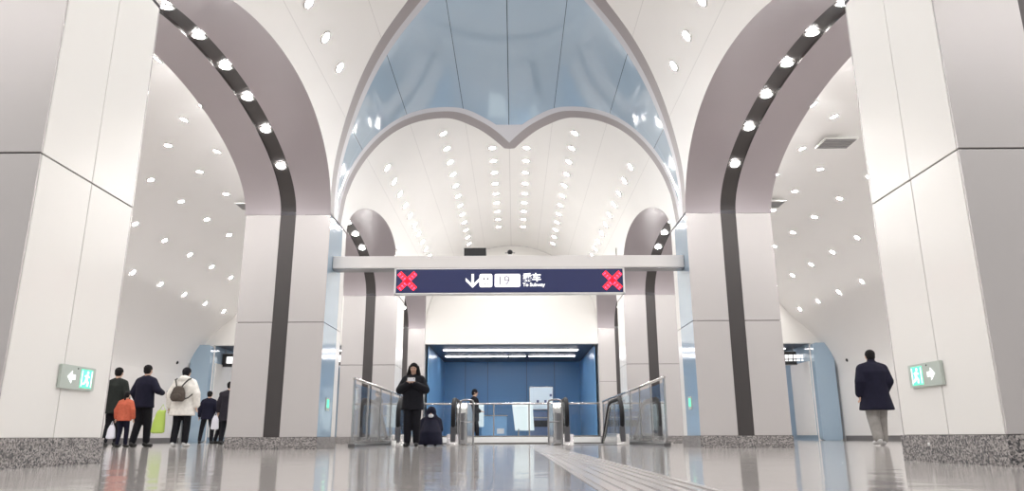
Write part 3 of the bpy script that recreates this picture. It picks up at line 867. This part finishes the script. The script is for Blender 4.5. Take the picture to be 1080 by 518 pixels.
def person(label, loc, face, H, P, W, grp=None):
    """P: pose joints for a 1.7 m figure facing -Y; W: clothes"""
    t = empty('person', loc, label, 'person', rz=face); k = H/1.70; t.scale = (k, k, k)
    hip = P.get('hip', V(0, 0, .93)); chest = P.get('chest', V(0, 0, 1.30)); neck = P.get('neck', V(0, .005, 1.46)); head = P.get('head', V(0, -.02, 1.585))
    sh = P.get('sh', .175); wd = W.get('width', 1.0)
    shL, shR = chest+V(-sh*wd, 0, .065), chest+V(sh*wd, 0, .065)
    arms = P['arms']            # [(elbow, wrist, handdir)] for -X and +X
    legs = P['legs']            # [(knee, ankle, toe direction)]
    b = MB()
    # head: skull, jaw, nose, ears, brow
    hd = P.get('look', V(0, -1, 0)).normalized(); rt = hd.cross(V(0, 0, 1)).normalized(); up = rt.cross(hd)
    def hp(f, r, u): return head+hd*f+rt*r+up*u
    b.ell(hp(-.008, 0, .022), (.076, .088, .088)); b.ell(hp(.018, 0, -.045), (.056, .062, .066))
    b.cap(hp(.078, 0, .012), .009, hp(.100, 0, -.016), .013); b.ell(hp(.052, 0, -.098), (.026, .024, .02))
    for s in (-1, 1):
        b.ell(hp(-.005, s*.078, -.005), (.014, .02, .032)); b.ell(hp(.055, s*.035, -.03), (.025, .025, .022))
    b.cap(neck+V(0, .01, -.06), .062, head+V(0, .01, -.06), .055)
    # trunk
    b.cap(hip, .135, lerp(hip, chest, .5), .115); b.cap(lerp(hip, chest, .5), .115, chest, .13); b.cap(shL*.85+chest*.15, .06, shR*.85+chest*.15, .06)
    b.cap(chest+V(0, 0, .05), .10, neck+V(0, 0, -.04), .065)
    for i, (s, (el, wr, hdn)) in enumerate(zip((-1, 1), arms)):
        so = shL if s < 0 else shR
        b.cap(so, .052, el, .040, 10); b.cap(el, .040, wr, .026, 10)
        # palm and fingers
        d = hdn.normalized(); side = P.get('palm', [V(0, 1, 0), V(0, 1, 0)])[i]; side = (side-d*side.dot(d)).normalized(); cu = d.cross(side)*s
        pc = wr+d*.05
        b.cap(wr, .024, pc+side*.018, .021, 8); b.cap(wr, .024, pc-side*.018, .021, 8); b.cap(pc-side*.024, .018, pc+side*.024, .018, 8)
        for j, ln in enumerate((.066, .076, .070, .054)):
            r0 = wr+d*.085+side*(.030-.020*j); m_ = r0+d*ln*.5+cu*.006; e_ = m_+d*ln*.32+cu*.022
            b.cap(wr+d*.06+side*(.024-.016*j), .0115, r0, .0105, 6); b.cap(r0, .010, m_, .0092, 6); b.cap(m_, .0092, e_, .008, 6)
        th = wr+d*.03+side*.03; b.cap(th, .012, th+d*.035+side*.022+cu*.01, .0105, 6); b.cap(th+d*.035+side*.022+cu*.01, .0105, th+d*.06+side*.026+cu*.02, .009, 6)
    for s, (kn, an, td) in zip((-1, 1), legs):
        ho = hip+V(s*.085, 0, -.02)
        b.cap(ho, .085, kn, .056, 12); b.cap(kn, .056, an, .038, 12)
        td = td.normalized(); b.cap(an+V(0, 0, -.045)-td*.03, .035, an+td*.13+V(0, 0, -.055), .026, 10)
    remeshed(b.build('body', SKIN, t), .0085, 2)
    # trousers
    b = MB(); tr = W.get('tr', 1.0)
    b.loft([(hip.x, hip.y, hip.z+.10, .155, .115), (hip.x, hip.y, hip.z-.02, .17, .13), (hip.x, hip.y, hip.z-.10, .14, .11)])
    for s, (kn, an, td) in zip((-1, 1), legs):
        ho = hip+V(s*.085, 0, -.03); b.cap(ho, .098*tr, kn, .074*tr, 12); b.cap(kn, .074*tr, lerp(kn, an, .93), .060*tr, 12)
    remeshed(b.build('trousers', MC[W['legs']], t), .014, 3)
    for s, (kn, an, td) in zip((-1, 1), legs):
        td = td.normalized(); m_ = MB()
        m_.cap(an+V(0, 0, -.035)-td*.04, .046, an+td*.06+V(0, 0, -.045), .044, 12); m_.cap(an+td*.06+V(0, 0, -.048), .044, an+td*.155+V(0, 0, -.058), .034, 12)
        m_.cap(an-td*.04+V(0, 0, -.078), .014, an+td*.15+V(0, 0, -.078), .014, 8)
        o = m_.build('shoe', MC[W.get('shoes', 'bshoe')], t); remeshed(o, .010, 1)
    # jacket
    pf = W.get('puff', .0); hem = W.get('hem', .78); b = MB(); hw = W.get('hemw', .19)
    mid = lerp(hip, chest, .5)
    secs = [(hip.x+(hip.x-mid.x)*.4, hip.y+W.get('hemy', 0), hem, hw+pf, hw*.75+pf), (hip.x, hip.y, hip.z-.03 if hem < hip.z-.05 else hem+.05, .182+pf, .142+pf), (mid.x, mid.y, mid.z, .165+pf, .13+pf),
            (chest.x, chest.y, chest.z, .185*wd+pf, .135+pf), (chest.x, chest.y, chest.z+.09, .165*wd+pf*.7, .11+pf*.6), (lerp(chest, neck, .80).x, lerp(chest, neck, .80).y, lerp(chest, neck, .80).z+.0, .12+pf*.4, .09+pf*.5), (neck.x, neck.y+.0, neck.z-.01, .085+pf*.4, .078+pf*.4)]
    b.loft(secs, 20)
    for s in (-1, 1): b.cap(neck+V(s*.03, .01, -.045), .062+pf*.4, (shL if s < 0 else shR)+V(-s*.03, 0, .0), .064+pf*.5, 12)
    for s, (el, wr, hdn) in zip((-1, 1), arms):
        so = shL if s < 0 else shR
        b.cap(so+V(-s*.012, 0, -.01), .066+pf*.5, el, .060+pf*.6, 12); b.cap(el, .062+pf*.6, lerp(el, wr, .93), .047+pf*.5, 12)
    if W.get('cone'): b.loft([(0, -.09, .03, .27, .29), (0, -.10, .12, .27, .30), (0, -.09, .30, .245, .28), (0, -.05, .42, .21, .22), (0, -.02, .54, .16, .15), (0, -.02, .62, .09, .09)], 24)
    if W.get('collar'): b.cap(neck+V(0, .0, .0), .078, neck+V(0, .0, .045), .070)
    if W.get('hoodback'): b.ell(neck+V(0, .07, -.02), (.13, .09, .09)); b.cap(neck+V(-.06, 0, 0), .05, neck+V(.06, 0, 0), .05)
    if W.get('hood'): b.ell(head+V(0, .03, .03), (.115, .12, .135)); b.cap(head+V(0, .03, -.06), .10, chest+V(0, 0, .08), .17)
    jk = b.build('jacket', MC[W['top']], t); remeshed(jk, .014, 4)
    # hair
    h = W.get('hair', 'short'); b = MB()
    if h == 'short' or h == 'long':
        b.ell(hp(-.018, 0, .040), (.088, .094, .086)); b.ell(hp(-.035, 0, -.005), (.080, .070, .085))
        for s in (-1, 1): b.ell(hp(-.012, s*.066, .03), (.022, .05, .05))
    if h == 'long':
        b.cap(hp(-.05, 0, 0), .075, hp(-.06, 0, -.20), .085)
        for s in (-1, 1): b.cap(hp(-.02, s*.078, .03), .036, hp(.0, s*.105, -.14), .05); b.cap(hp(.0, s*.105, -.14), .05, hp(.09, s*.12, -.30), .04)
        b.cap(hp(-.03, 0, .05), .078, hp(-.06, 0, -.02), .09)
    if h == 'beanie': b.ell(hp(-.01, 0, .035), (.094, .10, .095)); b.cap(hp(-.04, 0, -.02), .075, hp(-.03, 0, .02), .085)
    if h == 'ponytail':
        b.ell(hp(-.018, 0, .040), (.088, .094, .086)); b.ell(hp(-.035, 0, -.005), (.080, .070, .085)); b.cap(hp(-.10, 0, .03), .03, hp(-.12, 0, -.14), .025)
    if h == 'hooded':
        b.ell(hp(-.01, 0, .045), (.085, .09, .075))
        for s in (-1, 1): b.cap(hp(.02, s*.068, .02), .022, hp(.03, s*.062, -.10), .018)
    hb = b.build('hat' if h == 'beanie' else 'hair', HAIR if h != 'beanie' else MC['black'], t); remeshed(hb, .010, 2)
    for s in (-1, 1): MB().ell(hp(.073, s*.031, .012), (.012, .008, .006), 10, 6).build('eye', MC['iris'], t)
    if W.get('mask'):
        m_ = MB(); m_.ell(hp(.052, 0, -.045), (.062, .062, .05)); m_.build('face_mask', MC['mask'], t, smooth=True)
    else: MB().cap(hp(.083, -.018, -.052), .005, hp(.083, .018, -.052), .005, 8).build('mouth', MC['lip'], t)
    return t
DN = V(0, -.15, -1)
def stand_legs(sp=.09, st=0.0, lift=0):
    """st: stride, left foot forward (-Y) by st"""
    return [(V(-sp, -st*.62-.02, .50), V(-sp, -st, .09), V(-.15, -1, 0)), (V(sp, st*.30-.04, .50), V(sp, st, .09+lift), V(.15, -1, -lift*2))]
hang = [(V(-.25, .03, 1.13), V(-.27, -.03, .89), DN), (V(.25, .03, 1.13), V(.27, -.03, .89), DN)]
def g(px, Y): return (.12+(px-543)*Y/791, Y)
# the man on the right, seen from behind
x, y = g(927, 13.9)
person('man walking away on the right in long dark coat and grey trousers', (x, y, 0), PI-.1, 1.76,
       dict(arms=[(V(-.24, .04, 1.13), V(-.20, -.12, .93), V(0, -.5, -1)), (V(.25, .06, 1.13), V(.27, .0, .90), DN)], legs=stand_legs(.085, .13, .03)),
       dict(top='navy', legs='grey', shoes='shoe', hem=.62, hemw=.245, puff=.06, collar=1, tr=1.45, width=1.12))
# white jacket with backpack
x, y = g(188, 15.9)
wp = person('person in white down jacket and black hat seen from behind with backpack', (x, y, 0), PI, 1.66,
       dict(arms=[(V(-.27, .03, 1.13), V(-.29, -.02, .88), DN), (V(.27, .03, 1.13), V(.30, -.03, .86), DN)], legs=stand_legs(.10, .06)),
       dict(top='white', legs='black', shoes='shoe', hem=.66, hemw=.215, puff=.065, hair='beanie', hoodback=1, tr=1.15))
bp = empty('backpack', (x, y-.275, 1.09), 'small dark patterned backpack on the white down jacket', 'backpack')
b = MB(); b.loft([(0, 0, -.16, .11, .05), (0, 0, -.12, .155, .075), (0, 0, .02, .150, .08), (0, 0, .12, .11, .065), (0, 0, .16, .06, .04)]); bb = b.build('bag_body', MC['bag'], bp); remeshed(bb, .01, 3)
b = MB(); b.ell((0, -.065, -.06), (.10, .035, .07)); b.build('pocket', MC['bag'], bp, smooth=True)
for s in (-1, 1):
    MB().tube([(s*.05, .0, .14), (s*.10, .06, .24), (s*.14, .10, .30), (s*.15, .20, .33)], .016, 6).build('strap', MC['strap'], bp)
    MB().tube([(s*.12, .0, -.12), (s*.19, .06, -.08), (s*.23, .16, .0)], .012, 6).build('strap', MC['strap'], bp)
x, y = g(164.5, 15.9)
b = empty('shopping_bag', (x, y-.02, .28), 'lime green shopping bag held beside the white down jacket', 'bag')
m_ = MB(); m_.loft([(0, 0, 0, .10, .05), (.0, 0, .02, .15, .07), (.01, 0, .22, .135, .06), (.03, 0, .42, .10, .045), (.05, 0, .48, .09, .03)]); o = m_.build('bag_body', MC['lime'], b); remeshed(o, .012, 3)
MB().tube([(-.02, 0, .46), (.06, 0, .60), (.12, 0, .46)], .008, 6).build('handle', MC['lime'], b)
# man in navy jacket
x, y = g(146, 16.1)
person('man in dark navy jacket walking away with his right forearm raised', (x, y, 0), PI-.15, 1.74,
       dict(arms=[(V(-.30, .02, 1.16), V(-.24, -.24, 1.12), V(.3, -1, .2)), (V(.25, .03, 1.13), V(.22, -.12, .92), DN)], legs=stand_legs(.075, .12)),
       dict(top='navy', legs='black', hem=.80, hemw=.20, puff=.03, tr=1.15))
x, y = g(115, 16.9)
person('person in dark green coat at the edge of the near left column', (x, y, 0), PI, 1.76,
       dict(arms=hang, legs=stand_legs(.08, .08)), dict(top='green', legs='black', hem=.70, hemw=.20, puff=.02))
x, y = g(127, 15.5)
person('child in orange jacket walking between two dark-clothed adults', (x, y, 0), PI, 1.13,
       dict(arms=hang, legs=stand_legs(.09, .08)), dict(top='orange', legs='navy', hem=.80, hemw=.19, puff=.035, hair='ponytail'))
x, y = g(124.5, 15.6)
b = empty('carrier_bag', (x-.12, y-.12, .17), 'white carrier bag hanging beside the child in orange', 'bag')
m_ = MB(); m_.loft([(0, 0, 0, .07, .04), (0, 0, .02, .10, .05), (0, 0, .20, .08, .04), (0, 0, .28, .04, .02)]); o = m_.build('bag_body', MC['wbag'], b); remeshed(o, .01, 2)
MB().tube([(-.03, 0, .27), (0, 0, .36), (.03, 0, .27)], .006, 6).build('handle', MC['wbag'], b)
# group at the left opening
x, y = g(216, 23.5)
person('person in dark jacket walking towards the left side opening', (x, y, 0), PI+.1, 1.62,
       dict(arms=[(V(-.27, .03, 1.15), V(-.30, -.03, .92), DN), hang[1]], legs=stand_legs(.15, .12)), dict(top='navy', legs='black', hem=.78, puff=.03, width=1.05))
x, y = g(229, 24.6)
person('short person in dark coat with a pale mask between two others', (x, y, 0), PI/2+.6, 1.66,
       dict(arms=hang, legs=stand_legs(.08, .07)), dict(top='char', legs='black', hem=.75, puff=.02, mask=1))
x, y = g(223.8, 22.0)
b = empty('carrier_bag', (x+.02, y, .42), 'white carrier bag held low in the group by the left opening', 'bag')
m_ = MB(); m_.loft([(0, 0, 0, .08, .05), (0, 0, .02, .12, .06), (0, 0, .28, .10, .05), (0, 0, .40, .05, .02)]); o = m_.build('bag_body', MC['wbag'], b); remeshed(o, .01, 2)
MB().tube([(-.04, 0, .38), (0, 0, .50), (.04, 0, .38)], .007, 6).build('handle', MC['wbag'], b)
x, y = g(237, 21.4)
person('tall person in dark coat beside the left blue-faced column', (x, y, 0), PI, 1.76,
       dict(arms=hang, legs=stand_legs(.085, .10)), dict(top='char', legs='black', hem=.62, hemw=.20, puff=.03, width=1.05))
# the woman in front of the left escalator
x, y = g(433.5, 14.9)
person('long-haired woman in black standing with both hands raised to a phone', (x, y, 0), -.05, 1.64,
       dict(arms=[(V(-.27, -.06, 1.14), V(-.07, -.27, 1.25), V(.3, -.2, .9)), (V(.27, -.06, 1.14), V(.07, -.27, 1.25), V(-.3, -.2, .9))], legs=stand_legs(.09, .02), palm=[V(1, 0, 0), V(-1, 0, 0)], look=V(0, -1, -.15)),
       dict(top='black', legs='black', hem=.74, hemw=.20, puff=.045, hair='long', tr=1.2))
ph = empty('phone', (x, y-.335, 1.29), 'pale phone held up by the woman in black', 'phone')
MB().rbox(-.075, .075, -.036, .036, -.006, .006, .008).build('case', MC['phone'], ph, bevel=.001)
MB().ell((.05, -.007, .012), (.010, .003, .010), 8, 6).build('lens', M['black'], ph)
t = empty('paper_cup', (.12+(415-543)*14.3/791, 14.3, 0), 'small white paper cup on the floor by the standing woman', 'cup')
MB().loft([(0, 0, 0, .028, .028), (0, 0, .11, .038, .038)], 16).build('cup_body', MC['cup'], t, smooth=True)
MB().loft([(0, 0, .108, .042, .042), (0, 0, .122, .042, .042)], 16).build('lid', MC['cup'], t)
# crouching figure
x, y = g(453.5, 15.8)
person('masked person in hooded dark coat crouching beside the standing woman', (x, y, 0), .05, 1.62,
       dict(hip=V(0, .10, .22), chest=V(0, .02, .48), neck=V(0, -.03, .62), head=V(0, -.06, .70), look=V(0, -1, -.1), arms=[(V(-.20, -.06, .36), V(-.08, -.12, .30), V(.6, -.3, 0)), (V(.20, -.06, .36), V(.08, -.12, .30), V(-.6, -.3, 0))],
            legs=[(V(-.12, -.17, .36), V(-.10, -.05, .09), V(-.1, -1, 0)), (V(.12, -.17, .36), V(.10, -.05, .09), V(.1, -1, 0))]),
       dict(top='navy', legs='black', hem=.10, hemw=.235, hemy=-.06, puff=.03, hood=1, hair='hooded', mask=1, cone=1))
# far man in profile
x, y = g(499.5, 25.6)
person('man in black coat and hat beyond the far railing, turned to the right', (x, y, 0), PI/2, 1.78,
       dict(arms=[(V(-.22, .0, 1.13), V(-.16, -.20, .98), V(.2, -1, 0)), (V(.22, .0, 1.13), V(.16, -.18, .98), V(-.2, -1, 0))], legs=stand_legs(.07, .12)),
       dict(top='black', legs='black', hem=.66, hemw=.19, puff=.02, hair='beanie'))

# ------------------------------------------------------------------ light, view
w = bpy.data.worlds.new('world'); S.world = w; w.use_nodes = True
w.node_tree.nodes['Background'].inputs[0].default_value = (.96, .97, 1, 1)
w.node_tree.nodes['Background'].inputs[1].default_value = .22
S.view_settings.view_transform = 'Standard'; S.view_settings.look = 'None'
S.view_settings.gamma = 1; S.view_settings.use_curve_mapping = False
S.view_settings.exposure = 0.78
S.cycles.max_bounces = 10; S.cycles.diffuse_bounces = 6; S.cycles.glossy_bounces = 4; S.cycles.transparent_max_bounces = 12
S.cycles.use_denoising = True; S.cycles.sample_clamp_indirect = 6; S.cycles.caustics_reflective = False
